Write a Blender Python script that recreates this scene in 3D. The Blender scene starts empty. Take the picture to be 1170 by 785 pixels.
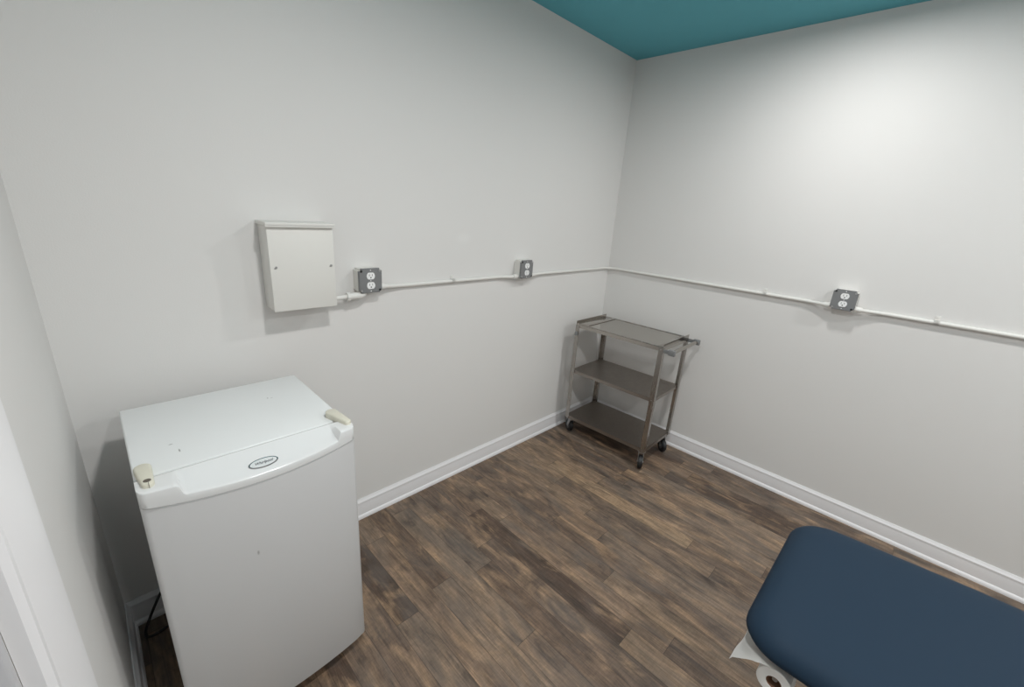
import bpy, bmesh, math, random
from mathutils import Vector, Matrix
C = bpy.context.scene.collection
random.seed(4)
# ------------------------------------------------------------ camera, world, lights, exposure
F_PX, YAW, PITCH, ROLL = 479.0, 0.7695, -0.3124, 0.0706
CAM = Vector((-2.679, -1.6738, 1.5021))
Fw = Vector((math.cos(PITCH)*math.cos(YAW), math.cos(PITCH)*math.sin(YAW), math.sin(PITCH)))
R0 = Vector((math.sin(YAW), -math.cos(YAW), 0)); U0 = R0.cross(Fw)
Rt = math.cos(ROLL)*R0 + math.sin(ROLL)*U0
Up = -math.sin(ROLL)*R0 + math.cos(ROLL)*U0
cd = bpy.data.cameras.new('camera'); cam = bpy.data.objects.new('camera', cd); C.objects.link(cam)
cd.sensor_width = 36; cd.lens = 36*F_PX/1170; cd.clip_start = 0.02
cam.matrix_world = Matrix(((Rt.x, Up.x, -Fw.x, CAM.x), (Rt.y, Up.y, -Fw.y, CAM.y), (Rt.z, Up.z, -Fw.z, CAM.z), (0, 0, 0, 1)))
bpy.context.scene.camera = cam
vs = bpy.context.scene.view_settings
vs.view_transform = 'Standard'; vs.look = 'None'; vs.gamma = 1; vs.use_curve_mapping = False
vs.exposure = 0.24
w = bpy.data.worlds.new('world'); bpy.context.scene.world = w; w.use_nodes = True
w.node_tree.nodes['Background'].inputs[0].default_value = (0.8, 0.85, 1, 1)
w.node_tree.nodes['Background'].inputs[1].default_value = 0.02
HC = 2.44
LIGHTS = [((-0.66, -1.27), 8.6, 'above the cart end of the room, near the right wall'),
          ((-2.10, -1.34), 13, 'above the fridge end of the room, near the doorway'),
          ((-0.64, -2.85), 14, 'above the foot of the treatment table'),
          ((-2.10, -2.85), 10, 'above the floor just past the doorway'),
          ((-0.64, -4.45), 10, 'added as unseen fill in the rear corner by the right wall'),  # rear pair added out of view to fill the left wall from the front
          ((-2.10, -4.45), 10, 'added as unseen fill in the rear corner by the doorway wall')]
LIGHT_COL = (1.0, 0.985, 0.97)
for (lx, ly), pw, _ in LIGHTS:
    ld = bpy.data.lights.new('downlight_lamp', 'AREA'); ld.shape = 'DISK'; ld.size = 0.13
    ld.energy = pw; ld.color = LIGHT_COL; ld.spread = math.radians(176)
    lo = bpy.data.objects.new('downlight_lamp', ld); C.objects.link(lo); lo.location = (lx, ly, HC-0.012)

# ------------------------------------------------------------ helpers
def mat(name, col=(0.8, 0.8, 0.8), rough=0.5, metal=0.0, coat=0.0, spec=None, emit=None, estr=0):
    m = bpy.data.materials.new(name); m.use_nodes = True
    b = m.node_tree.nodes['Principled BSDF']
    b.inputs['Base Color'].default_value = (*col, 1); b.inputs['Roughness'].default_value = rough
    b.inputs['Metallic'].default_value = metal; b.inputs['Coat Weight'].default_value = coat
    if spec is not None: b.inputs['Specular IOR Level'].default_value = spec
    if emit: b.inputs['Emission Color'].default_value = (*emit, 1); b.inputs['Emission Strength'].default_value = estr
    return m
class N:
    def __init__(s, m): s.t = m.node_tree; s.b = s.t.nodes['Principled BSDF']
    def n(s, typ, **k):
        x = s.t.nodes.new(typ)
        for a, v in k.items(): setattr(x, a, v)
        return x
    def l(s, a, b): s.t.links.new(a, b)
    def val(s, inp, v):
        if isinstance(v, (int, float)): inp.default_value = v
        else: s.l(v, inp)
    def m(s, op, a, b=0.0, c=None):
        x = s.n('ShaderNodeMath', operation=op); s.val(x.inputs[0], a); s.val(x.inputs[1], b)
        if c is not None: s.val(x.inputs[2], c)
        return x.outputs[0]
    def comb(s, x, y, z):
        q = s.n('ShaderNodeCombineXYZ')
        for i, v in enumerate((x, y, z)): s.val(q.inputs[i], v)
        return q.outputs[0]
    def ramp(s, f, pts, interp='LINEAR'):
        r = s.n('ShaderNodeValToRGB'); e = r.color_ramp.elements; r.color_ramp.interpolation = interp
        while len(e) < len(pts): e.new(0.5)
        for k, (p, c) in enumerate(pts): e[k].position = p; e[k].color = (*c, 1) if len(c) == 3 else c
        s.l(f, r.inputs[0]); return r.outputs[0]
    def mix(s, f, a, b, blend='MIX'):
        x = s.n('ShaderNodeMix', data_type='RGBA', blend_type=blend); s.val(x.inputs[0], f)
        for i, v in ((6, a), (7, b)):
            if isinstance(v, tuple): x.inputs[i].default_value = (*v, 1)
            else: s.l(v, x.inputs[i])
        return x.outputs[2]
    def noise(s, vec, scale=5, detail=3, rough=0.5, dist=0.0):
        x = s.n('ShaderNodeTexNoise'); s.l(vec, x.inputs['Vector']); x.inputs['Scale'].default_value = scale
        x.inputs['Detail'].default_value = detail; x.inputs['Roughness'].default_value = rough; x.inputs['Distortion'].default_value = dist
        return x.outputs['Fac']
    def bump(s, h, strength=0.1, dist=0.001):
        x = s.n('ShaderNodeBump'); x.inputs['Strength'].default_value = strength; x.inputs['Distance'].default_value = dist
        s.l(h, x.inputs['Height']); s.l(x.outputs[0], s.b.inputs['Normal'])
    def pos(s): return s.n('ShaderNodeNewGeometry').outputs['Position']
    def spot(s, P, c, r, soft=0.5):     # 1 inside a small mark at c (world or object coordinates)
        x = s.n('ShaderNodeMapping'); s.l(P, x.inputs[0])
        x.inputs['Location'].default_value = tuple(-c[i]/r[i] for i in range(3)); x.inputs['Scale'].default_value = tuple(1/q for q in r)
        ln = s.n('ShaderNodeVectorMath', operation='LENGTH'); s.l(x.outputs[0], ln.inputs[0])
        mr = s.n('ShaderNodeMapRange'); s.l(ln.outputs['Value'], mr.inputs[0])
        mr.inputs[1].default_value = 1; mr.inputs[2].default_value = soft; mr.inputs[3].default_value = 0; mr.inputs[4].default_value = 1
        return mr.outputs[0]

def smooth(me, ang=35):
    for p in me.polygons: p.use_smooth = True
    me.set_sharp_from_angle(angle=math.radians(ang))
def obj(name, bm, m, parent=None, sm=True, ang=35):
    bmesh.ops.recalc_face_normals(bm, faces=bm.faces)
    me = bpy.data.meshes.new(name); bm.to_mesh(me); bm.free()
    if sm: smooth(me, ang)
    me.materials.append(m)
    o = bpy.data.objects.new(name, me); C.objects.link(o)
    if parent:
        o.parent = parent; o.matrix_parent_inverse = parent.matrix_world.inverted() if parent.type != 'EMPTY' else Matrix.Translation(-Vector(parent.location))
    return o
def thing(name, label, cat, loc=(0, 0, 0), group=None):
    o = bpy.data.objects.new(name, None); C.objects.link(o); o.location = loc; o.empty_display_size = 0.05
    return tag(o, label, cat, group)
def tag(o, label, cat, group=None):
    o['label'] = label; o['category'] = cat
    if group: o['group'] = group
    return o
def struct(o): o['kind'] = 'structure'; return o
def merge(bm, t):
    me = bpy.data.meshes.new('tmp'); t.to_mesh(me); t.free(); bm.from_mesh(me); bpy.data.meshes.remove(me)
def bx(bm, a, b, bev=0.0, seg=2, M=None):
    t = bmesh.new(); bmesh.ops.create_cube(t, size=1)
    a = Vector(a); b = Vector(b); c = (a+b)/2; s = b-a
    for v in t.verts: v.co = Vector((v.co.x*s.x, v.co.y*s.y, v.co.z*s.z)) + c
    if bev: bmesh.ops.bevel(t, geom=list(t.edges), offset=bev, segments=seg, affect='EDGES', profile=0.5)
    if M: t.transform(M)
    merge(bm, t); return bm
def cyl(bm, a, b, r, seg=24, r2=None, bev=0.0, cap=True):
    t = bmesh.new(); a = Vector(a); b = Vector(b); d = b-a
    bmesh.ops.create_cone(t, cap_ends=cap, segments=seg, radius1=r, radius2=r if r2 is None else r2, depth=d.length)
    if bev:
        es = [e for e in t.edges if any(len(f.verts) > 4 for f in e.link_faces)]
        bmesh.ops.bevel(t, geom=es, offset=bev, segments=2, affect='EDGES')
    t.transform(Matrix.Translation((a+b)/2) @ d.to_track_quat('Z', 'Y').to_matrix().to_4x4())
    merge(bm, t); return bm
def tube(bm, pts, r, seg=12, cap=True):
    pts = [Vector(p) for p in pts]; rings = []
    up = None
    for i, p in enumerate(pts):
        d = (pts[min(i+1, len(pts)-1)] - pts[max(i-1, 0)]).normalized()
        if up is None: up = d.orthogonal().normalized()
        up = (up - d*up.dot(d)).normalized(); s = d.cross(up)
        rings.append([bm.verts.new(p + r*(math.cos(q)*up + math.sin(q)*s)) for q in [2*math.pi*k/seg for k in range(seg)]])
    for A, B in zip(rings, rings[1:]):
        for k in range(seg): bm.faces.new((A[k], A[(k+1) % seg], B[(k+1) % seg], B[k]))
    if cap: bm.faces.new(rings[0]); bm.faces.new(rings[-1][::-1])
    return bm
def curve_pts(ctrl, n=8):           # Catmull-Rom through the control points
    P = [Vector(c) for c in ctrl]; P = [2*P[0]-P[1]] + P + [2*P[-1]-P[-2]]; out = []
    for i in range(1, len(P)-2):
        for k in range(n):
            t = k/n; a, b, c, d = P[i-1:i+3]
            out.append(0.5*((2*b)+(c-a)*t+(2*a-5*b+4*c-d)*t*t+(3*b-a-3*c+d)*t**3))
    out.append(P[-2]); return out
def prism(bm, poly, axis, lo, hi, bev=0, seg=2):     # 2-D outline extruded along an axis
    t = bmesh.new()
    def P(u, v, h): return {0: (h, u, v), 1: (u, h, v), 2: (u, v, h)}[axis]
    A = [t.verts.new(P(u, v, lo)) for u, v in poly]; B = [t.verts.new(P(u, v, hi)) for u, v in poly]
    n = len(poly); t.faces.new(A); t.faces.new(B[::-1])
    for k in range(n): t.faces.new((A[k], B[k], B[(k+1) % n], A[(k+1) % n]))
    bmesh.ops.recalc_face_normals(t, faces=t.faces)
    if bev: bmesh.ops.bevel(t, geom=list(t.edges), offset=bev, segments=seg, affect='EDGES')
    merge(bm, t); return bm
def loops(bm, rings, close=True, cap0=True, cap1=True):
    R = [[bm.verts.new(p) for p in r] for r in rings]; n = len(R[0])
    for A, B in zip(R, R[1:]):
        for k in range(n if close else n-1): bm.faces.new((A[k], A[(k+1) % n], B[(k+1) % n], B[k]))
    if cap0: bm.faces.new(R[0][::-1])
    if cap1: bm.faces.new(R[-1])
    return bm
NB = bmesh.new

# ------------------------------------------------------------ materials
def wall_mat(name, col, patch=None):
    m = mat(name, col, 0.62, spec=0.35); s = N(m); P = s.pos()
    n1 = s.noise(P, 1.6, 3, 0.5)
    c = s.mix(s.m('MULTIPLY', s.m('SUBTRACT', n1, 0.4), 0.25), col, tuple(q*0.93 for q in col))
    if patch: c = s.mix(s.m('MULTIPLY', s.spot(P, *patch, 0.2), 0.22), c, (0.86, 0.86, 0.84))
    s.l(c, s.b.inputs['Base Color'])
    s.bump(s.noise(P, 260, 2, 0.6), 0.22, 0.0012)
    return m
WALL = (0.73, 0.72, 0.705)
m_wall = wall_mat('wall_paint', WALL, ((-1.345, 0, 1.344), (0.06, 0.1, 0.035)))
m_ceil = mat('teal_ceiling_paint', (0.115, 0.42, 0.50), 0.7, spec=0.3)
s = N(m_ceil); s.bump(s.noise(s.pos(), 240, 2), 0.2, 0.001)
m_trim = mat('white_gloss_trim_paint', (0.80, 0.79, 0.80), 0.35)
s = N(m_trim); s.bump(s.noise(s.pos(), 90, 2), 0.06, 0.001)
m_conduit = mat('painted_conduit', (0.74, 0.73, 0.70), 0.42)
s = N(m_conduit); s.bump(s.noise(s.pos(), 120, 2), 0.08, 0.001)
m_panel = mat('panel_box_paint', (0.73, 0.72, 0.685), 0.45)
s = N(m_panel); s.bump(s.noise(s.pos(), 200, 2), 0.05, 0.001)

def floor_mat():
    m = mat('wood_plank_vinyl', rough=0.45, spec=0.4); s = N(m); P = s.pos()
    sp = s.n('ShaderNodeSeparateXYZ'); s.l(P, sp.inputs[0]); X, Y = sp.outputs[0], sp.outputs[1]
    def strips(wd, ln, seed):
        u = s.m('DIVIDE', s.m('ADD', X, 5.013+seed), wd); row = s.m('FLOOR', u)
        wn = s.n('ShaderNodeTexWhiteNoise', noise_dimensions='1D'); s.val(wn.inputs['W'], s.m('ADD', row, seed*7.3))
        v = s.m('DIVIDE', s.m('ADD', Y, s.m('MULTIPLY', wn.outputs['Value'], ln*5)), ln); cell = s.m('FLOOR', v)
        wn2 = s.n('ShaderNodeTexWhiteNoise', noise_dimensions='3D'); s.l(s.comb(row, cell, seed), wn2.inputs['Vector'])
        return u, v, row, cell, wn2
    u, v, row, cell, wn = strips(0.094, 0.88, 0.0)
    rnd = wn.outputs['Value']; rc = s.n('ShaderNodeSeparateColor'); s.l(wn.outputs['Color'], rc.inputs[0])
    r2, r3 = rc.outputs[1], rc.outputs[2]
    off = s.comb(s.m('MULTIPLY', rnd, 31.0), s.m('MULTIPLY', r2, 57.0), s.m('MULTIPLY', r3, 11.0))
    def st(kx, ky):
        a = s.n('ShaderNodeVectorMath', operation='ADD'); s.l(s.comb(s.m('MULTIPLY', X, kx), s.m('MULTIPLY', Y, ky), 0.0), a.inputs[0]); s.l(off, a.inputs[1]); return a.outputs[0]
    G = lambda v: (v, v, v)
    base = s.ramp(rnd, [(0.0, (0.080, 0.056, 0.043)), (0.16, (0.150, 0.108, 0.080)), (0.34, (0.125, 0.095, 0.076)), (0.5, (0.185, 0.136, 0.101)), (0.66, (0.143, 0.112, 0.090)), (0.8, (0.245, 0.182, 0.130)), (0.93, (0.165, 0.130, 0.104)), (1.0, (0.34, 0.25, 0.165))])
    cloud = s.noise(st(13, 4.2), 1.0, 4, 0.62, 0.9)
    blot = s.noise(st(26, 11), 1.0, 4, 0.65, 0.5)
    grain = s.noise(st(62, 3.4), 1.0, 7, 0.72, 1.3)
    fine = s.noise(st(230, 9), 1.0, 3, 0.7)
    saw = s.noise(st(28, 210), 1.0, 2, 0.6, 0.4)
    c = s.mix(s.ramp(cloud, [(0.50, G(0)), (0.70, G(0.85))]), base, (0.33, 0.235, 0.155))
    c = s.mix(s.ramp(cloud, [(0.28, G(0.8)), (0.45, G(0))]), c, (0.062, 0.052, 0.047))
    c = s.mix(0.8, c, s.ramp(blot, [(0.3, G(0.70)), (0.5, G(1.0)), (0.7, G(1.28))]), 'MULTIPLY')
    c = s.mix(0.75, c, s.ramp(grain, [(0.30, (0.42, 0.42, 0.42)), (0.5, G(1.0)), (0.70, (1.52, 1.48, 1.40))]), 'MULTIPLY')
    c = s.mix(0.45, c, s.ramp(fine, [(0.3, G(0.6)), (0.7, G(1.35))]), 'MULTIPLY')
    c = s.mix(0.35, c, s.ramp(saw, [(0.3, G(0.7)), (0.7, G(1.25))]), 'MULTIPLY')
    # cool grey drifts and dark knots
    g = s.noise(st(6, 1.6), 1.3, 3, 0.5, 1.2)
    c = s.mix(s.ramp(g, [(0.5, G(0)), (0.66, G(0.42))]), c, (0.120, 0.113, 0.108))
    vo = s.n('ShaderNodeTexVoronoi'); s.l(st(7.5, 3.9), vo.inputs['Vector']); vo.inputs['Scale'].default_value = 1.0
    kn = s.m('MULTIPLY', s.ramp(vo.outputs['Distance'], [(0.03, G(1)), (0.30, G(0))]), s.ramp(blot, [(0.35, G(1.0)), (0.6, G(0.25))]))
    c = s.mix(kn, c, (0.036, 0.029, 0.026))
    c = s.mix(1.0, c, (1.05, 0.985, 0.93), 'MULTIPLY')
    # joints
    fu = s.m('ABSOLUTE', s.m('SUBTRACT', s.m('FRACT', u), 0.5)); fv = s.m('ABSOLUTE', s.m('SUBTRACT', s.m('FRACT', v), 0.5))
    j = s.m('MAXIMUM', s.m('GREATER_THAN', fu, 0.488), s.m('GREATER_THAN', fv, 0.4985))
    c = s.mix(s.m('MULTIPLY', j, 0.55), c, (0.03, 0.022, 0.018))
    s.l(c, s.b.inputs['Base Color'])
    s.l(s.ramp(grain, [(0.2, (0.62, 0.62, 0.62)), (0.8, (0.42, 0.42, 0.42))]), s.b.inputs['Roughness'])
    h = s.m('SUBTRACT', s.m('MULTIPLY', grain, 0.5), s.m('MULTIPLY', j, 0.8)); s.bump(h, 0.25, 0.0015)
    return m
m_floor = floor_mat()

m_fridge = mat('white_enamel', (0.78, 0.80, 0.80), 0.30)
s = N(m_fridge); P = s.pos()
c = s.mix(s.m('MULTIPLY', s.noise(P, 9, 3), 0.10), (0.78, 0.80, 0.80), (0.70, 0.71, 0.69))
for ce, r in (((-2.597, -0.447, 0.86), (0.0025, 0.011, 0.02)), ((-2.609, -0.402, 0.86), (0.006, 0.0025, 0.02)), ((-2.341, -0.258, 0.86), (0.003, 0.004, 0.02)), ((-2.33, -0.262, 0.86), (0.005, 0.0015, 0.02))):
    c = s.mix(s.m('MULTIPLY', s.spot(P, ce, r, 0.3), 0.75), c, (0.12, 0.12, 0.11))
s.l(c, s.b.inputs['Base Color']); s.bump(s.noise(P, 500, 2), 0.06, 0.0005)
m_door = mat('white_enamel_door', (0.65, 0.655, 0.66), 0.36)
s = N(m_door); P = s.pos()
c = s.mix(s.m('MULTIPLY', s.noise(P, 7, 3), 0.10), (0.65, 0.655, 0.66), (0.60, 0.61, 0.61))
c = s.mix(s.m('MULTIPLY', s.spot(P, (-2.493, -0.62, 0.599), (0.0035, 0.05, 0.009), 0.3), 0.6), c, (0.2, 0.2, 0.2))
s.l(c, s.b.inputs['Base Color']); s.bump(s.noise(P, 500, 2), 0.06, 0.0005)
m_grip = mat('glossy_white_plastic', (0.74, 0.75, 0.75), 0.14, coat=0.3)
m_gasket = mat('grey_gasket', (0.30, 0.31, 0.31), 0.6)
m_cap = mat('yellowed_plastic', (0.66, 0.63, 0.50), 0.45)
s = N(m_cap); s.l(s.mix(s.noise(s.pos(), 40, 3), (0.73, 0.71, 0.61), (0.63, 0.61, 0.50)), s.b.inputs['Base Color'])
m_hole = mat('brown_dark_recess', (0.12, 0.10, 0.08), 0.6)
m_badge = mat('badge_silver', (0.85, 0.86, 0.86), 0.3, 0.3)
m_badge_rim = mat('badge_chrome_rim', (0.42, 0.42, 0.43), 0.12, 1.0)
m_letter = mat('badge_grey_lettering', (0.10, 0.10, 0.11), 0.5)
m_black = mat('black_rubber', (0.012, 0.012, 0.013), 0.5)
m_hub = mat('caster_hub_plastic', (0.10, 0.10, 0.105), 0.4)
def steel(name, col, r):
    m = mat(name, col, r, 1.0); s = N(m)
    tc = s.n('ShaderNodeTexCoord').outputs['Object']
    mp = s.n('ShaderNodeMapping'); s.l(tc, mp.inputs[0]); mp.inputs['Scale'].default_value = (45, 45, 5)
    n = s.noise(mp.outputs[0], 1, 3, 0.6)
    s.l(s.ramp(n, [(0.2, (r*0.75,)*3), (0.8, (r*1.3,)*3)]), s.b.inputs['Roughness'])
    s.l(s.mix(s.m('MULTIPLY', s.noise(tc, 12, 3), 0.35), col, tuple(q*0.75 for q in col)), s.b.inputs['Base Color'])
    return m
m_steel = steel('brushed_stainless', (0.42, 0.395, 0.37), 0.26)
m_shelf = steel('dulled_stainless_shelf', (0.36, 0.325, 0.295), 0.38)
m_tray = steel('polished_stainless_tray', (0.46, 0.43, 0.395), 0.15)
m_zinc = mat('zinc_plate', (0.45, 0.45, 0.45), 0.35, 0.9)
m_cover = mat('galvanised_cover', (0.235, 0.24, 0.245), 0.42, 0.35)
m_outlet = mat('white_receptacle', (0.86, 0.86, 0.86), 0.35)
m_slot = mat('slot_black', (0.02, 0.02, 0.02), 0.6)
m_vinyl = mat('navy_vinyl', (0.0145, 0.031, 0.054), 0.58, spec=0.14)
s = N(m_vinyl); P = s.pos()
vo = s.n('ShaderNodeTexVoronoi'); s.l(P, vo.inputs['Vector']); vo.inputs['Scale'].default_value = 900
s.bump(vo.outputs['Distance'], 0.12, 0.0004)
s.b.inputs['Sheen Weight'].default_value = 0.0; s.b.inputs['Sheen Roughness'].default_value = 0.5
m_ply = mat('dark_frame', (0.03, 0.03, 0.032), 0.5)
m_paper = mat('white_tissue_paper', (0.80, 0.80, 0.78), 0.9, spec=0.1)
s = N(m_paper); s.bump(s.noise(s.pos(), 350, 3), 0.4, 0.001)
m_core = mat('brown_cardboard', (0.16, 0.08, 0.045), 0.85)
m_cord = mat('black_cable', (0.012, 0.012, 0.012), 0.45)
m_lens = mat('lamp_lens', (0.9, 0.9, 0.88), 0.5, emit=LIGHT_COL, estr=6)

# ------------------------------------------------------------ room
XW, YB = -2.795, -5.40
struct(obj('floor', bx(NB(), (XW-0.35, YB-0.12, -0.1), (0.12, 0.12, 0)), m_floor, sm=False))
struct(obj('ceiling', bx(NB(), (XW-0.35, YB-0.12, HC), (0.12, 0.12, HC+0.1)), m_ceil, sm=False))
struct(obj('wall_left', bx(NB(), (XW-0.12, 0, 0), (0.12, 0.12, HC)), m_wall, sm=False))
struct(obj('wall_right', bx(NB(), (0, YB, 0), (0.12, 0, HC)), m_wall, sm=False))
struct(obj('wall_rear', bx(NB(), (XW-0.12, YB-0.12, 0), (0.12, YB, HC)), m_wall, sm=False))
D0, D1, DH = -1.168, -2.06, 2.04
bm = NB(); bx(bm, (XW-0.12, D0, 0), (XW, 0, HC)); bx(bm, (XW-0.12, YB, 0), (XW, D1, HC)); bx(bm, (XW-0.12, D1, DH), (XW, D0, HC))
struct(obj('wall_doorway', bm, m_wall, sm=False))
# jamb, stop and casing of the doorway
m_jamb = mat('grey_jamb', (0.50, 0.50, 0.515), 0.45)  # jamb coloured greyer than the casing
bm = NB()
bx(bm, (XW-0.12, D0-0.018, 0), (XW+0.002, D0, DH), 0.002); bx(bm, (XW-0.12, D1, 0), (XW+0.002, D1+0.018, DH), 0.002)
bx(bm, (XW-0.12, D1, DH-0.018), (XW+0.002, D0, DH), 0.002)
struct(obj('trim_2', bm, m_jamb, ang=25)); bm = NB()
def casing_poly(sgn, y0, y1):       # y0 = edge at the opening, y1 = outer edge
    w_ = y1-y0; f = lambda t: y0+w_*t
    return [(XW+0.0005, f(0)), (XW+0.014, f(0)), (XW+0.020, f(0.04)), (XW+0.020, f(0.13)), (XW+0.014, f(0.16)), (XW+0.018, f(0.24)), (XW+0.024, f(0.4)), (XW+0.030, f(0.75)), (XW+0.030, f(0.95)), (XW+0.026, f(1)), (XW+0.0005, f(1))]
prism(bm, casing_poly(1, -1.160, -1.045), 2, 0, DH+0.1)
prism(bm, casing_poly(1, D1-0.007, D1-0.122), 2, 0, DH+0.1)
bx(bm, (XW+0.0005, D1-0.007, DH-0.005), (XW+0.022, -1.160, DH+0.1), 0.003)
struct(obj('trim_1', bm, m_trim, ang=25))
d = struct(obj('door_1', bx(NB(), (XW-0.105, D1+0.02, 0.008), (XW-0.065, D0-0.02, DH-0.02), 0.003), m_trim))
bm = NB(); cyl(bm, (XW-0.065, D1+0.09, 0.95), (XW-0.02, D1+0.09, 0.95), 0.012); cyl(bm, (XW-0.028, D1+0.09, 0.95), (XW+0.01, D1+0.09, 0.95), 0.026, bev=0.008)
obj('door_handle', bm, m_zinc, d)
# baseboards with a shoe moulding
BP = [(0.0005, 0), (0.020, 0), (0.020, 0.008), (0.017, 0.016), (0.0135, 0.020), (0.0125, 0.021), (0.0125, 0.076), (0.0116, 0.080), (0.0125, 0.084), (0.0125, 0.090), (0.009, 0.096), (0.0055, 0.101), (0.004, 0.105), (0.0005, 0.105)]
def baseboard(name, A, B, nrm, mitA=0, mitB=0):
    A = Vector(A); B = Vector(B); d = (B-A).normalized(); n = Vector(nrm)
    r = [[A + n*t + d*(t*mitA) + Vector((0, 0, z)) for t, z in BP], [B + n*t - d*(t*mitB) + Vector((0, 0, z)) for t, z in BP]]
    bm = NB(); R = [[bm.verts.new(p) for p in q] for q in r]; k = len(BP)
    for i in range(k): bm.faces.new((R[0][i], R[0][(i+1) % k], R[1][(i+1) % k], R[1][i]))
    bm.faces.new(R[0]); bm.faces.new(R[1][::-1])
    return struct(obj(name, bm, m_trim, ang=28))
baseboard('baseboard_left', (XW, 0, 0), (0, 0, 0), (0, -1, 0), 1, 1)
baseboard('baseboard_right', (0, 0, 0), (0, YB, 0), (-1, 0, 0), 1, 1)
baseboard('baseboard_rear', (0, YB, 0), (XW, YB, 0), (0, 1, 0), 1, 1)
baseboard('baseboard_doorway', (XW, -1.044, 0), (XW, 0, 0), (1, 0, 0), 0, 1)
baseboard('baseboard_doorway', (XW, YB, 0), (XW, D1-0.123, 0), (1, 0, 0), 1, 0)

# ------------------------------------------------------------ treatment table
tb = thing('treatment_table', 'navy blue vinyl padded treatment table with rounded corners beside the right wall', 'treatment table', (-1.39, -2.45, 0))
YE, YF = -1.568, -3.35            # head end and foot end
def xr(y): return -1.118 + 0.055*min(1, (YE-y)/0.55)
XL = -1.716
def outline(ins, z, rc=0.090, n=10):
    # rounded rectangle whose far side flares slightly
    pts = []
    x0, y1, y0 = XL+ins, YE-ins, YF+ins
    r = max(rc-ins*0.45, 0.02)
    cs = [((x0+r, y1-r), 90, 180), ((x0+r, y0+r), 180, 270), ((xr(y0)-ins-r, y0+r), 270, 360), ((xr(y1-r*1.2)-ins-r*1.2, y1-r*1.2), 0, 90)]
    for i, ((cx, cy), a0, a1) in enumerate(cs):
        rr = r*1.2 if i == 3 else r
        for k in range(n+1):
            a = math.radians(a0+(a1-a0)*k/n); pts.append(Vector((cx+rr*math.cos(a), cy+rr*math.sin(a), z)))
        if i == 2:
            for q in (0.2, 0.5, 0.8, 0.9):
                yy = y0+r + (y1-r-y0-r)*q; pts.append(Vector((xr(yy)-ins, yy, z)))
    return pts
prof = [(0.030, 0.535), (0.012, 0.536), (0.004, 0.541), (0.0, 0.549), (0.0, 0.558), (0.004, 0.569), (0.012, 0.580), (0.025, 0.590), (0.042, 0.597), (0.065, 0.601), (0.10, 0.603), (0.16, 0.604), (0.23, 0.604)]
bm = NB(); loops(bm, [outline(i, z) for i, z in prof]); obj('cushion', bm, m_vinyl, tb, ang=80)
bm = NB(); loops(bm, [[Vector((p.x, p.y, z)) for p in outline(0.11, 0)] for z in (0.522, 0.5355)]); obj('cushion_board', bm, m_ply, tb)
for sx in (-1.50, -1.24):
    for sy in (-1.98, -3.05):
        bm = NB(); bx(bm, (sx-0.022, sy-0.022, 0.0), (sx+0.022, sy+0.022, 0.47), 0.004); obj('leg', bm, m_ply, tb)
bm = NB(); bx(bm, (-1.55, -3.15, 0.47), (-1.19, -1.88, 0.522), 0.004); obj('frame', bm, m_ply, tb)
RX, RY, RZ = -1.705, -1.663, 0.482
RL = 0.100
bm = NB(); tube(bm, [(RX+0.006, RY, RZ+0.005), (RX+RL+0.035, RY, RZ+0.005)], 0.006); 
bx(bm, (RX+RL+0.026, RY-0.012, RZ-0.012), (RX+RL+0.030, RY+0.012, 0.5225), 0.001); obj('roll_holder', bm, m_zinc, tb)
# paper roll
pr = thing('paper_roll', 'small roll of white tissue paper hanging under the end of the blue table', 'paper roll', (RX+RL/2, RY, RZ-0.037))
bm = NB(); RO, RI = 0.037, 0.0155
def circ(x, r, n=48): return [Vector((x, RY+r*math.cos(2*math.pi*k/n), RZ+r*math.sin(2*math.pi*k/n))) for k in range(n)]
xs = RX; xe = RX+RL
loops(bm, [circ(xs+0.001, RI+0.0006), circ(xs, RI+0.001), circ(xs, RO-0.0015), circ(xs+0.0015, RO), circ(xe-0.0015, RO), circ(xe, RO-0.0015), circ(xe, RI+0.0006)], cap0=False, cap1=False)
obj('wound_paper', bm, m_paper, pr)
bm = NB(); loops(bm, [circ(xs+0.0005, RI), circ(xs+0.0005, RI-0.0012), circ(xe-0.0005, RI-0.0012), circ(xe-0.0005, RI), circ(xs+0.0005, RI)], cap0=False, cap1=False); obj('cardboard_core', bm, m_core, pr)
# loose sheet leaving the roll and drooping past the table end
bm = NB(); NU, NV = 26, 10
path = curve_pts([(RY-0.030, RZ+0.0245, 0), (RY-0.012, RZ+0.0365, 0), (RY+0.010, RZ+0.040, 0), (RY+0.030, RZ+0.0415, 0), (RY+0.050, RZ+0.036, 0), (RY+0.070, RZ+0.020, 0), (RY+0.089, RZ+0.004, 0)], 6)
G = []
for i, q in enumerate(path):
    t = i/(len(path)-1); rowv = []
    for j in range(NV+1):
        v = j/NV; k_ = t*t; kx = max(0, min(1, (t-0.25)/0.35))
        x = RX+RL*v - 0.017*kx*(1-v) + 0.012*k_*v
        y = q.x + k_*0.003*math.sin(5*v+1)
        z = q.y + 0.0035*k_*math.sin(6*v+0.5)
        if i == len(path)-1 and j == 0: x -= 0.002; z -= 0.007; y += 0.002
        rowv.append(bm.verts.new((x, y, z)))
    G.append(rowv)
for A, B in zip(G, G[1:]):
    for j in range(NV): bm.faces.new((A[j], A[j+1], B[j+1], B[j]))
bmesh.ops.solidify(bm, geom=list(bm.faces), thickness=0.0006)
obj('loose_sheet', bm, m_paper, pr, ang=60)

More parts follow.
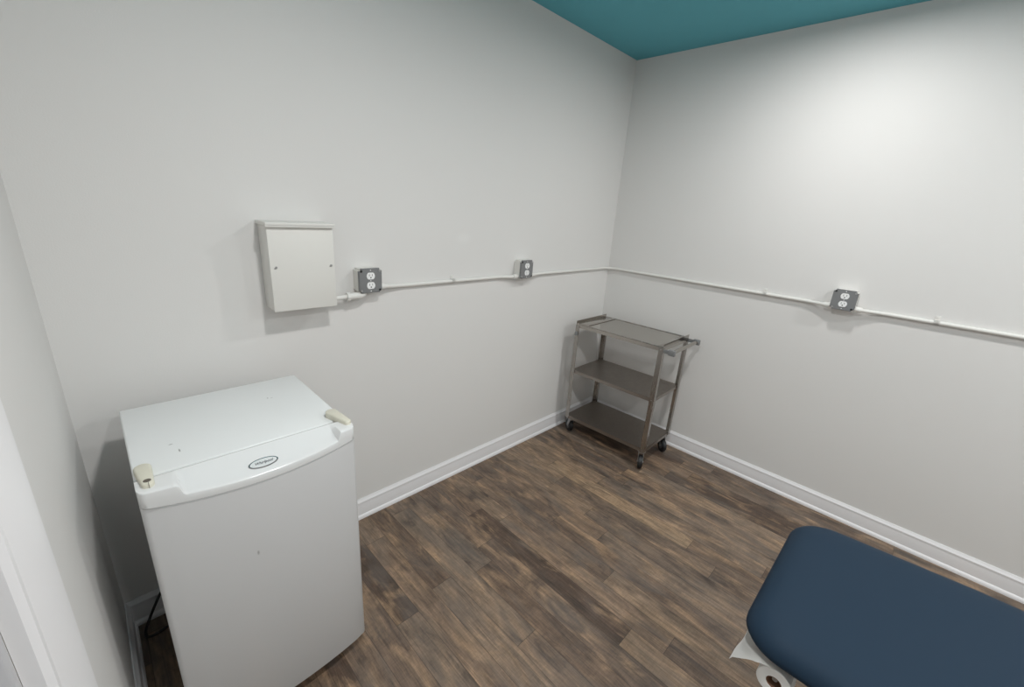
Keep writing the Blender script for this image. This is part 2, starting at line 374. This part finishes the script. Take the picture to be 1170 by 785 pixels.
# ------------------------------------------------------------ mini fridge
FX0, FX1, FYB, FYC, FZ = -2.692, -2.208, -0.105, -0.530, 0.860
fr = thing('mini_fridge', 'white compact refrigerator with yellowed hinge caps against the left wall', 'refrigerator', ((FX0+FX1)/2, -0.32, 0))
bm = NB(); bx(bm, (FX0, FYC, 0.03), (FX1, FYB, FZ), 0.005, 3); obj('cabinet', bm, m_fridge, fr)
bm = NB(); bx(bm, (FX0+0.012, FYC-0.012, 0.06), (FX1-0.012, FYC+0.001, FZ-0.022), 0.002); obj('door_gasket', bm, m_gasket, fr)
for sx in (FX0+0.05, FX1-0.05):
    for sy in (FYC+0.03, FYB-0.04):
        bm = NB(); cyl(bm, (sx, sy, 0), (sx, sy, 0.0305), 0.016, 20, bev=0.002); obj('foot', bm, m_black, fr)
DY0, DYF, BOW = -0.5445, -0.603, 0.022     # door back, door front at the sides, bow at the middle
def yfront(x, extra=0.0):
    u = (x-(FX0+FX1)/2)/((FX1-FX0)/2); u = max(-1, min(1, u)); return DYF + extra - BOW*(1-u*u)
def door_ring(z, ins=0.0, rc=0.014, n=24):
    x0, x1 = FX0+ins, FX1-ins; pts = [Vector((x0, DY0-ins*0.3, z))]
    yl = yfront(FX0)+ins
    for k in range(7):
        a = math.radians(180+90*k/6); pts.append(Vector((x0+rc+rc*math.cos(a), yl+rc+rc*math.sin(a), z)))
    for k in range(1, n):
        x = x0+rc+(x1-x0-2*rc)*k/n; pts.append(Vector((x, min(yfront(x)+ins, yl), z)))
    for k in range(7):
        a = math.radians(270+90*k/6); pts.append(Vector((x1-rc+rc*math.cos(a), yl+rc+rc*math.sin(a), z)))
    pts.append(Vector((x1, DY0-ins*0.3, z))); return pts
dr = bmesh.new(); ZD = 0.826
def topring(dz, ins):
    R = door_ring(0, ins); c0 = (FX0+FX1)/2; hw = (FX1-FX0)/2
    for q in R: q.z = ZD+0.001-0.019*(1-min(1, abs((q.x-c0)/hw))**2) + dz
    return R
loops(dr, [door_ring(0.046, 0.006), door_ring(0.0475, 0.0025), door_ring(0.052, 0.0), topring(-0.0055, 0.0), topring(-0.0035, 0.0022), topring(0.002, 0.0035)])
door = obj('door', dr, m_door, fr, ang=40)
# moulded grip along the top of the door: flat shoulders at both ends, a sloping bowed scoop between
def smoothstep(a, b, x): t = max(0, min(1, (x-a)/(b-a))); return t*t*(3-2*t)
bm = NB(); NX = 96; secs = []
GT = 0.866
for k in range(NX+1):
    x = FX0+(FX1-FX0)*k/NX
    c = smoothstep(FX0+0.068, FX0+0.078, x)*(1-smoothstep(FX1-0.056, FX1-0.046, x))
    u = (x-(FX0+FX1)/2)/((FX1-FX0)/2)
    edge = min(x-FX0, FX1-x); rr = 0.014
    ins = (rr-math.sqrt(max(0, rr*rr-(rr-edge)**2))) if edge < rr else 0
    yf = yfront(x)-0.003+ins
    dip = 0.036*(1-0.62*abs(u)**2.2)*c                 # how far the front lip drops
    zl = GT-0.003-dip
    sec = [(DY0+0.001, ZD+0.001), (DY0+0.001, GT-0.004), (DY0-0.002, GT-0.001), (DY0-0.006, GT)]
    for q in (0.10, 0.22, 0.36, 0.5, 0.64, 0.78, 0.9):
        yy = DY0-0.006+(yf+0.006-(DY0-0.006))*q
        zz = GT-(dip)*(q**1.15) - 0.004*math.sin(math.pi*q)*c
        sec.append((yy, zz))
    zb = ZD+0.001-0.019*(1-u*u)
    sec += [(yf+0.0022, zl+0.0022), (yf+0.0006, zl+0.0008), (yf, zl-0.001), (yf-0.0006, (zl+zb)/2), (yf, zb+0.001), (yf+0.001, zb), (yf+0.008, zb)]
    secs.append([Vector((x, a, b)) for a, b in sec])
loops(bm, secs)
gp = obj('handle_grip', bm, m_grip, door, ang=40)
# badge: oval plate lying on the sloping scoop
bc = Vector((-2.449, -0.598, 0.0)); 
def scoop(x, y):
    u = (x-(FX0+FX1)/2)/((FX1-FX0)/2); yf = yfront(x)-0.003; dip = 0.036*(1-0.62*abs(u)**2.2)
    q = (y-(DY0-0.006))/(yf+0.006-(DY0-0.006)); q = max(0, min(1, q)); return GT-dip*q**1.15-0.004*math.sin(math.pi*q)
zc = scoop(bc.x, bc.y); e1 = Vector((0.004, -0.0, 0)); 
ty = Vector((0, 0.012, scoop(bc.x, bc.y+0.006)-scoop(bc.x, bc.y-0.006))).normalized(); tx = Vector((1, 0, 0)); tn = tx.cross(ty)
MB = Matrix(((tx.x, ty.x, tn.x, bc.x), (tx.y, ty.y, tn.y, bc.y), (tx.z, ty.z, tn.z, zc), (0, 0, 0, 1)))
def oval(a, b, z, n=48): return [MB @ Vector((a*math.cos(2*math.pi*k/n), b*math.sin(2*math.pi*k/n), z)) for k in range(n)]
bm = NB(); loops(bm, [oval(0.034, 0.0145, -0.003), oval(0.034, 0.0145, 0.0018), oval(0.033, 0.0137, 0.0028), oval(0.0312, 0.0120, 0.0024)]); bd = obj('badge', bm, m_badge_rim, door, ang=40)
bm = NB(); loops(bm, [oval(0.0310, 0.0118, 0.0020), oval(0.0308, 0.0116, 0.0028)]); bf = obj('badge_plate', bm, m_badge, bd)
def text_mesh(body, size, M, m, parent, name, shear=0.3, ext=0.0003):
    cu = bpy.data.curves.new(name, 'FONT'); cu.body = body; cu.size = size; cu.shear = shear; cu.extrude = ext
    cu.align_x = 'CENTER'; cu.align_y = 'CENTER'; cu.offset = size*0.012
    to = bpy.data.objects.new(name, cu); C.objects.link(to); bpy.context.view_layer.update()
    me = bpy.data.meshes.new_from_object(to.evaluated_get(bpy.context.evaluated_depsgraph_get())); bpy.data.objects.remove(to)
    me.transform(M); me.materials.clear(); me.materials.append(m)
    o = bpy.data.objects.new(name, me); C.objects.link(o); o.parent = parent; return o
lt = text_mesh('Whirlpool', 0.0100, MB @ Matrix.Translation((0, 0, 0.0032)), m_letter, bd, 'badge_lettering', 0.4)
bd.parent = fr; bd.matrix_parent_inverse = Matrix.Translation(-Vector(fr.location)); bf['label'] = 'brushed silver oval plate'
def matpar(o, p):
    o.parent = p; bpy.context.view_layer.update(); o.matrix_parent_inverse = p.matrix_world.inverted()
bpy.context.view_layer.update(); matpar(lt, bd); matpar(bf, bd); matpar(gp, door)
# hinge caps
def teardrop(A, B, ra, rb, z, n=14):
    A = Vector((*A, 0)); B = Vector((*B, 0)); d = (B-A).normalized(); a0 = math.atan2(d.y, d.x); pts = []
    for k in range(n+1):
        a = a0+math.pi/2+math.pi*k/n; pts.append(Vector((A.x+ra*math.cos(a), A.y+ra*math.sin(a), z)))
    for k in range(n+1):
        a = a0-math.pi/2+math.pi*k/n; pts.append(Vector((B.x+rb*math.cos(a), B.y+rb*math.sin(a), z)))
    return pts
def cap(A, B, ra, rb, z0, z1, lbl):
    bm = NB(); h = z1-z0
    loops(bm, [teardrop(A, B, ra, rb, z0), teardrop(A, B, ra, rb, z0+h*0.72), teardrop(A, B, ra-0.0012, rb-0.0012, z0+h*0.9), teardrop(A, B, ra-0.004, rb-0.004, z1)])
    o = obj('hinge_cap', bm, m_cap, fr, ang=50); o['label'] = lbl; return o
hc = cap((-2.6725, -0.508), (-2.6700, -0.581), 0.0165, 0.0115, FZ-0.0005, FZ+0.017, 'yellowed plastic hinge cap with an open hole and a split nose')
bm = NB(); cyl(bm, (-2.6700, -0.577, FZ+0.015), (-2.6700, -0.577, FZ+0.0174), 0.0072, 24)
bx(bm, (-2.6691, -0.5935, FZ+0.004), (-2.6683, -0.583, FZ+0.0173))
obj('cap_hole', bm, m_hole, hc)
cap((-2.232, -0.497), (-2.219, -0.577), 0.0175, 0.0105, FZ+0.0005, FZ+0.018, 'yellowed plastic hinge cap, whole, with a tapered nose')
bm = NB(); tube(bm, [(-2.221, -0.572, 0.856), (-2.221, -0.572, FZ+0.004)], 0.006); obj('hinge_pin', bm, m_zinc, fr)
# cord
bm = NB()
tube(bm, curve_pts([(-2.60, -0.095, 0.30), (-2.63, -0.070, 0.26), (-2.672, -0.062, 0.175), (-2.705, -0.066, 0.125), (-2.738, -0.072, 0.062), (-2.757, -0.082, 0.022), (-2.755, -0.094, 0.0055), (-2.73, -0.10, 0.0055), (-2.68, -0.085, 0.0055), (-2.60, -0.08, 0.0055), (-2.45, -0.075, 0.0055)], 8), 0.0042, 10)
obj('power_cord', bm, m_cord, fr)

# ------------------------------------------------------------ service cart
TA = 0.022; TC = Vector((-0.271, -0.401, 0)); TL, TW = 0.302, 0.180
ct = thing('utility_cart', 'three-shelf stainless steel utility cart on black casters in the room corner', 'cart', TC)
e = Vector((math.sin(TA), -math.cos(TA), 0)); nn = Vector((math.cos(TA), math.sin(TA), 0))
MT = Matrix(((e.x, nn.x, 0, TC.x), (e.y, nn.y, 0, TC.y), (0, 0, 1, 0), (0, 0, 0, 1)))   # local x along the length (+ = handle end), y towards the right wall
def cobj(name, bm, m, parent=ct, **k): bm.transform(MT); return obj(name, bm, m, parent, **k)
TH = 0.0016
def shelf(zs, L, Wd, fl, m, raised=False):
    bm = NB()
    bx(bm, (-L, -Wd, zs-TH), (L, Wd, zs))
    for sy in (-1, 1): bx(bm, (-L, min(sy*Wd, sy*(Wd-TH)), zs-fl), (L, max(sy*Wd, sy*(Wd-TH)), zs))
    for sx in (-1, 1): 
        z0, z1 = (zs-fl, zs+0.020) if raised else (zs-fl, zs)
        bx(bm, (min(sx*L, sx*(L-TH)), -Wd, z0), (max(sx*L, sx*(L-TH)), Wd, z1))
    if raised:                       # added raised bands at both tray ends, imitating reflected lines
        bx(bm, (-L+TH, -Wd+0.012, zs-0.0002), (-L+0.085, Wd-0.012, zs+0.0042), 0.002)
        bx(bm, (L-0.042, -Wd+0.012, zs-0.0002), (L-TH, Wd-0.012, zs+0.0042), 0.002)
    return cobj('shelf', bm, m, ang=30)
LT = 0.0022
top = shelf(0.803, TL, TW, 0.024, m_tray, True); top['label'] = 'shiny top shelf with raised ends'
# rolled bead along the long sides of the top tray
for sy in (-1, 1):
    bm = NB(); tube(bm, [(-TL+0.003, sy*(TW-0.005), 0.8035), (TL-0.003, sy*(TW-0.005), 0.8035)], 0.0035, 10)
    b = cobj('rim_bead', bm, m_steel, ct)
shelf(0.480, TL-0.003, TW-0.003, 0.022, m_shelf); shelf(0.137, TL-0.001, TW-0.001, 0.024, m_shelf)
for sx in (-1, 1):
    for sy in (-1, 1):
        bm = NB(); X = sx*TL; Yy = sy*TW; wd = 0.026
        # L section: wide flange on the long side, narrow flange on the end
        bx(bm, (min(X, X-sx*wd), min(Yy, Yy+sy*LT), 0.118), (max(X, X-sx*wd), max(Yy, Yy+sy*LT), 0.795))
        bx(bm, (min(X, X+sx*LT), min(Yy+sy*LT, Yy-sy*wd), 0.118), (max(X, X+sx*LT), max(Yy+sy*LT, Yy-sy*wd), 0.795))
        lg = cobj('leg', bm, m_steel, ct, ang=30)
        for z in (0.790, 0.470, 0.126):
            bm = NB(); cyl(bm, (X-sx*0.013, Yy+sy*LT*0.8, z), (X-sx*0.013, Yy+sy*(LT+0.0016), z), 0.0035, 12)
            r_ = cobj('rivet', bm, m_zinc, ct); matpar(r_, lg)
def caster(x, y, ang):
    r = 0.043; q = cobj
    M = Matrix.Translation((x, y, 0)) @ Matrix.Rotation(ang, 4, 'Z'); off = 0.022
    bm = NB(); cyl(bm, (0, 0, 0.098), (0, 0, 0.1125), 0.020, 24); bx(bm, (-0.024, -0.024, 0.1105), (0.024, 0.024, 0.1165), 0.002)
    for sy in (-1, 1): prism(bm, [(-0.018, 0.099), (0.018, 0.099), (off+0.009, 0.047), (off+0.005, 0.036), (off-0.006, 0.036), (off-0.010, 0.047)], 1, min(sy*0.014, sy*0.0165), max(sy*0.014, sy*0.0165))
    bx(bm, (-0.018, -0.0165, 0.0965), (0.018, 0.0165, 0.0995)); cyl(bm, (off, -0.019, r), (off, 0.019, r), 0.0045, 12)
    bm.transform(M); fk = cobj('caster', bm, m_zinc, ct)
    bm = NB(); cyl(bm, (off, -0.0125, r), (off, 0.0125, r), r, 40, bev=0.004); bm.transform(M); o = cobj('wheel', bm, m_black, ct); matpar(o, fk)
    bm = NB(); cyl(bm, (off, -0.0133, r), (off, 0.0133, r), 0.024, 28, bev=0.002); bm.transform(M); o = cobj('wheel_hub', bm, m_hub, ct); matpar(o, fk)
bpy.context.view_layer.update()
caster(-TL+0.030, -TW+0.032, math.radians(150)); caster(TL-0.028, -TW+0.030, math.radians(-62)); caster(TL-0.030, TW-0.032, math.radians(-40)); caster(-TL+0.030, TW-0.032, math.radians(200))
HZ = 0.786
for sy in (-1, 1):
    bm = NB(); y0 = sy*(TW-0.002); bx(bm, (TL-0.02, min(y0, y0+sy*0.003), HZ-0.011), (TL+0.055, max(y0, y0+sy*0.003), HZ+0.011), 0.0006)
    bx(bm, (TL+0.034, min(y0-sy*0.008, y0+sy*0.010), HZ-0.016), (TL+0.072, max(y0-sy*0.008, y0+sy*0.012), HZ+0.017), 0.002)
    hb = cobj('handle_bracket', bm, m_cover, ct)
bm = NB(); tube(bm, [(TL+0.053, -TW, HZ), (TL+0.053, TW, HZ)], 0.0110, 20); cobj('handle_bar', bm, m_tray, ct)
bm = NB(); bx(bm, (-TL+0.001, -TW-0.014, 0.728), (-TL+0.020, -TW-0.002, 0.752), 0.003); cobj('bumper', bm, m_cover, ct)

# ------------------------------------------------------------ wall boxes, outlets, conduit
pb = thing('electrical_enclosure', 'cream white metal enclosure with a hooded top on the left wall above the fridge', 'electrical box', (-2.139, -0.001, 1.10))
PX0, PX1, PZ0, PZ1, PD = -2.247, -2.032, 1.103, 1.396, -0.100
bm = NB(); bx(bm, (PX0, PD+0.006, PZ0), (PX1, -0.0008, PZ1), 0.0015); obj('enclosure_body', bm, m_panel, pb)
bm = NB(); bx(bm, (PX0-0.0015, PD-0.001, PZ0-0.002), (PX1+0.0015, PD+0.005, PZ1-0.006), 0.0018); obj('cover_plate', bm, m_panel, pb)
bm = NB(); bx(bm, (PX0-0.006, PD-0.012, PZ1-0.003), (PX1+0.006, -0.0008, PZ1+0.008), 0.0015); bx(bm, (PX0-0.006, PD-0.012, PZ1-0.007), (PX1+0.006, PD-0.0100, PZ1), 0.0006)
obj('hood', bm, m_panel, pb)
for sx in (PX0+0.017, PX1-0.012):
    bm = NB(); cyl(bm, (sx, PD, 1.255), (sx, PD-0.004, 1.255), 0.004, 14, bev=0.001); bx(bm, (sx-0.006, PD-0.0028, 1.2505), (sx+0.001, PD-0.0005, 1.2545), 0.0005)
    obj('latch_screw', bm, m_zinc, pb)
bm = NB(); cyl(bm, (-2.10, -0.055, PZ0-0.006), (-2.10, -0.055, PZ0), 0.010, 6); obj('knockout_plug', bm, m_panel, pb)

def outlet(px, py, ax, label):          # ax 0: on the left wall (faces -y); 1: on the right wall (faces -x)
    ZC = 1.178; S = 0.0505; DP = 0.047
    if ax == 0: M = Matrix.Translation((px, 0, ZC))
    else: M = Matrix.Translation((0, py, ZC)) @ Matrix.Rotation(-math.pi/2, 4, 'Z')
    t = thing('outlet_box', label, 'power outlet', M @ Vector((0, -0.001, -S)), 'surface-mounted duplex outlet boxes')
    def put(name, bm, m, par, **k): bm.transform(M); o = obj(name, bm, m, t, **k); 
    def put2(name, bm, m, par=None, **k):
        bm.transform(M); o = obj(name, bm, m, t, **k); bpy.context.view_layer.update()
        if par: matpar(o, par)
        return o
    bm = NB(); t_ = bmesh.new(); bx(t_, (-S+0.002, -DP, -S+0.002), (S-0.002, -0.0008, S-0.002)); bmesh.ops.bevel(t_, geom=[q for q in t_.edges if abs((q.verts[0].co-q.verts[1].co).normalized().y) > 0.9], offset=0.008, segments=4, affect='EDGES'); merge(bm, t_)
    put2('back_box', bm, m_panel)
    bm = NB(); t_ = bmesh.new(); bx(t_, (-S, -DP-0.009, -S), (S, -DP, S)); bmesh.ops.bevel(t_, geom=[q for q in t_.edges if abs((q.verts[0].co-q.verts[1].co).normalized().y) > 0.9], offset=0.010, segments=4, affect='EDGES')
    bmesh.ops.bevel(t_, geom=[q for q in t_.edges if q.calc_face_angle(0) > 1.2 and all(v.co.y < -DP-0.008 for v in q.verts)], offset=0.0025, segments=2, affect='EDGES'); merge(bm, t_)
    cv = put2('cover', bm, m_cover)
    for sx, sz in ((-1, 1), (1, -1), (1, 1), (-1, -1)):
        bm = NB(); cyl(bm, (sx*0.040, -DP-0.0088, sz*0.040), (sx*0.040, -DP-0.0108, sz*0.040), 0.0052, 16, bev=0.0008); put2('corner_screw', bm, m_zinc if (sx*sz) > 0 else m_slot, cv)
    rec = []
    for sz in (-1, 1):
        bm = NB(); n = 32; pts = []
        for k in range(n):
            a = 2*math.pi*k/n; pts.append((0.0175*math.cos(a), sz*0.0195+max(-0.0138, min(0.0138, 0.0172*math.sin(a)))))
        prism(bm, pts, 1, -DP-0.0112, -DP-0.0085); fc = put2('receptacle', bm, m_outlet, ang=40)
        bm = NB(); yy = -DP-0.0114
        for sx in (-1, 1): bx(bm, (sx*0.0064-0.0009, yy, sz*0.0195-0.0005), (sx*0.0064+0.0009, yy+0.0006, sz*0.0195+0.0075))
        cyl(bm, (0, yy, sz*0.0195-0.0065), (0, yy+0.0006, sz*0.0195-0.0065), 0.0028, 14); put2('slots', bm, m_slot, fc)
    for z_ in (-0.043, 0, 0.043):
        bm = NB(); cyl(bm, (0, -DP-0.0088, z_), (0, -DP-0.0100, z_), 0.0022, 12)
        put2('plate_screw', bm, m_outlet, cv)
    return t
outlet(-1.868, 0, 0, 'grey duplex outlet box on the left wall nearest the white enclosure')
outlet(-0.930, 0, 0, 'grey duplex outlet box on the left wall nearest the room corner')
outlet(0, -1.395, 1, 'grey duplex outlet box on the right wall')

CR = 0.0092; CG = 'white painted conduit runs'
def strap(parent, p, ax):
    bm = NB()
    for k in range(1):
        x, y, z = p
        r = CR+0.0012; seg = 12
        M = Matrix.Translation((x, 0, z)) if ax == 0 else Matrix.Translation((0, y, z)) @ Matrix.Rotation(-math.pi/2, 4, 'Z')
        dd = 0.018; cy = -CR-0.0008
        ring = []
        for h in (-dd/2, dd/2):
            o_ = [Vector((h, cy-r*math.cos(math.radians(a)), r*math.sin(math.radians(a)))) for a in range(-90, 91, 15)]
            ring.append(o_)
        R = [[bm.verts.new(q) for q in g] for g in ring]
        for i in range(len(R[0])-1): bm.faces.new((R[0][i], R[1][i], R[1][i+1], R[0][i+1]))
        bmesh.ops.solidify(bm, geom=list(bm.faces), thickness=0.001)
        bx(bm, (-dd/2, -0.0022, r-0.001), (dd/2, -0.0006, r+0.019), 0.0006)
        bx(bm, (-dd/2, cy, r-0.0008), (dd/2, -0.0006, r+0.0006))
        cyl(bm, (0, -0.002, r+0.011), (0, -0.0048, r+0.011), 0.0038, 12, bev=0.001)
        bm.transform(M)
    return obj('strap', bm, m_conduit, parent)
def connector(parent, a, b, r=0.0135):
    bm = NB(); a = Vector(a); b = Vector(b); d = b-a
    cyl(bm, a, a+d*0.35, r*1.12, 8); cyl(bm, a+d*0.3, b, r, 20, bev=0.001); return obj('connector', bm, m_conduit, parent)
CY = -CR-0.0012
def conduit(pts, label, base, straps=(), conns=()):
    t = thing('conduit', label, 'conduit', base, CG)
    bm = NB(); tube(bm, pts, CR, 18); obj('conduit_pipe', bm, m_conduit, t, ang=60)
    for p, ax in straps: strap(t, p, ax)
    for a, b in conns: connector(t, a, b)
    return t
ZP = 1.138; BY = -0.026
conduit(curve_pts([(-2.033, -0.045, 1.116), (-2.00, -0.045, 1.1165), (-1.975, -0.045, 1.118), (-1.93, -0.040, 1.122)], 5),
        'short stub of white conduit joining the enclosure to the first outlet box', (-2.0, -0.045, 1.10))
t = bpy.data.objects['conduit']
bm = NB(); cyl(bm, (-1.968, -0.045, 1.118), (-1.955, -0.045, 1.118), 0.0175, 8, bev=0.001)
tube(bm, curve_pts([(-1.957, -0.045, 1.118), (-1.935, -0.044, 1.118), (-1.905, -0.038, 1.118), (-1.893, -0.034, 1.124), (-1.890, -0.030, 1.1295)], 5), 0.0145, 16); obj('elbow_fitting', bm, m_conduit, t)
e0, e1 = -1.8185, -0.9795
conduit(curve_pts([(e0, BY, ZP+0.006), (e0+0.03, BY, ZP+0.006), (e0+0.075, CY-0.006, ZP+0.002), (e0+0.12, CY, ZP)], 5)[:-1] + [Vector((x, CY, ZP)) for x in (e0+0.12, e1-0.12)] + curve_pts([(e1-0.12, CY, ZP), (e1-0.075, CY-0.006, ZP-0.001), (e1-0.03, BY, ZP-0.002), (e1, BY, ZP-0.002)], 5)[1:],
        'white painted conduit running between the two outlet boxes on the left wall', (-1.4, CY, ZP-CR), [((-1.413, 0, ZP), 0)], [((e0, BY, ZP+0.006), (e0+0.028, BY, ZP+0.006)), ((e1, BY, ZP-0.002), (e1-0.028, BY, ZP-0.002))])
a0 = -0.8805; b1 = -1.3445; RB = 0.06
corner = [Vector((-RB + RB*math.sin(math.radians(q)) + CY, CY-RB+RB*math.cos(math.radians(q)), ZP)) for q in range(0, 91, 9)]
conduit(curve_pts([(a0, BY, ZP-0.002), (a0+0.03, BY, ZP-0.002), (a0+0.075, CY-0.006, ZP-0.001), (a0+0.12, CY, ZP)], 5)[:-1] + corner + curve_pts([(CY, b1+0.12, ZP), (CY-0.006, b1+0.075, ZP), (BY, b1+0.03, ZP), (BY, b1, ZP)], 5),
        'white painted conduit bending round the room corner onto the right wall', (-0.4, CY, ZP-CR), [((0, -1.035, ZP), 1)], [((a0, BY, ZP-0.002), (a0+0.028, BY, ZP-0.002)), ((BY, b1, ZP), (BY, b1+0.028, ZP))])
c0 = -1.4455
conduit(curve_pts([(BY, c0, ZP), (BY, c0-0.03, ZP), (CY-0.006, c0-0.075, ZP), (CY, c0-0.12, ZP)], 5) + [Vector((CY, -3.6, ZP))],
        'white painted conduit leaving the outlet box on the right wall, running past the blue table', (CY, -2.4, ZP-CR), [((0, -1.74, ZP), 1), ((0, -2.6, ZP), 1)], [((BY, c0, ZP), (BY, c0-0.028, ZP))])

# ------------------------------------------------------------ ceiling downlights, rear pair added for fill
for (lx, ly), pw, where in LIGHTS:
    t = thing('ceiling_downlight', 'round white recessed downlight '+where, 'ceiling light', (lx, ly, HC), 'recessed ceiling downlights')
    def ring(r, z, n=40): return [Vector((lx+r*math.cos(2*math.pi*k/n), ly+r*math.sin(2*math.pi*k/n), z)) for k in range(n)]
    bm = NB(); loops(bm, [ring(0.092, HC-0.0005), ring(0.092, HC-0.004), ring(0.078, HC-0.009), ring(0.070, HC-0.009), ring(0.070, HC-0.0005)], cap0=False, cap1=False); obj('trim_ring', bm, m_trim, t)
    bm = NB(); cyl(bm, (lx, ly, HC-0.0005), (lx, ly, HC-0.004), 0.0695, 40); obj('lens', bm, m_lens, t)
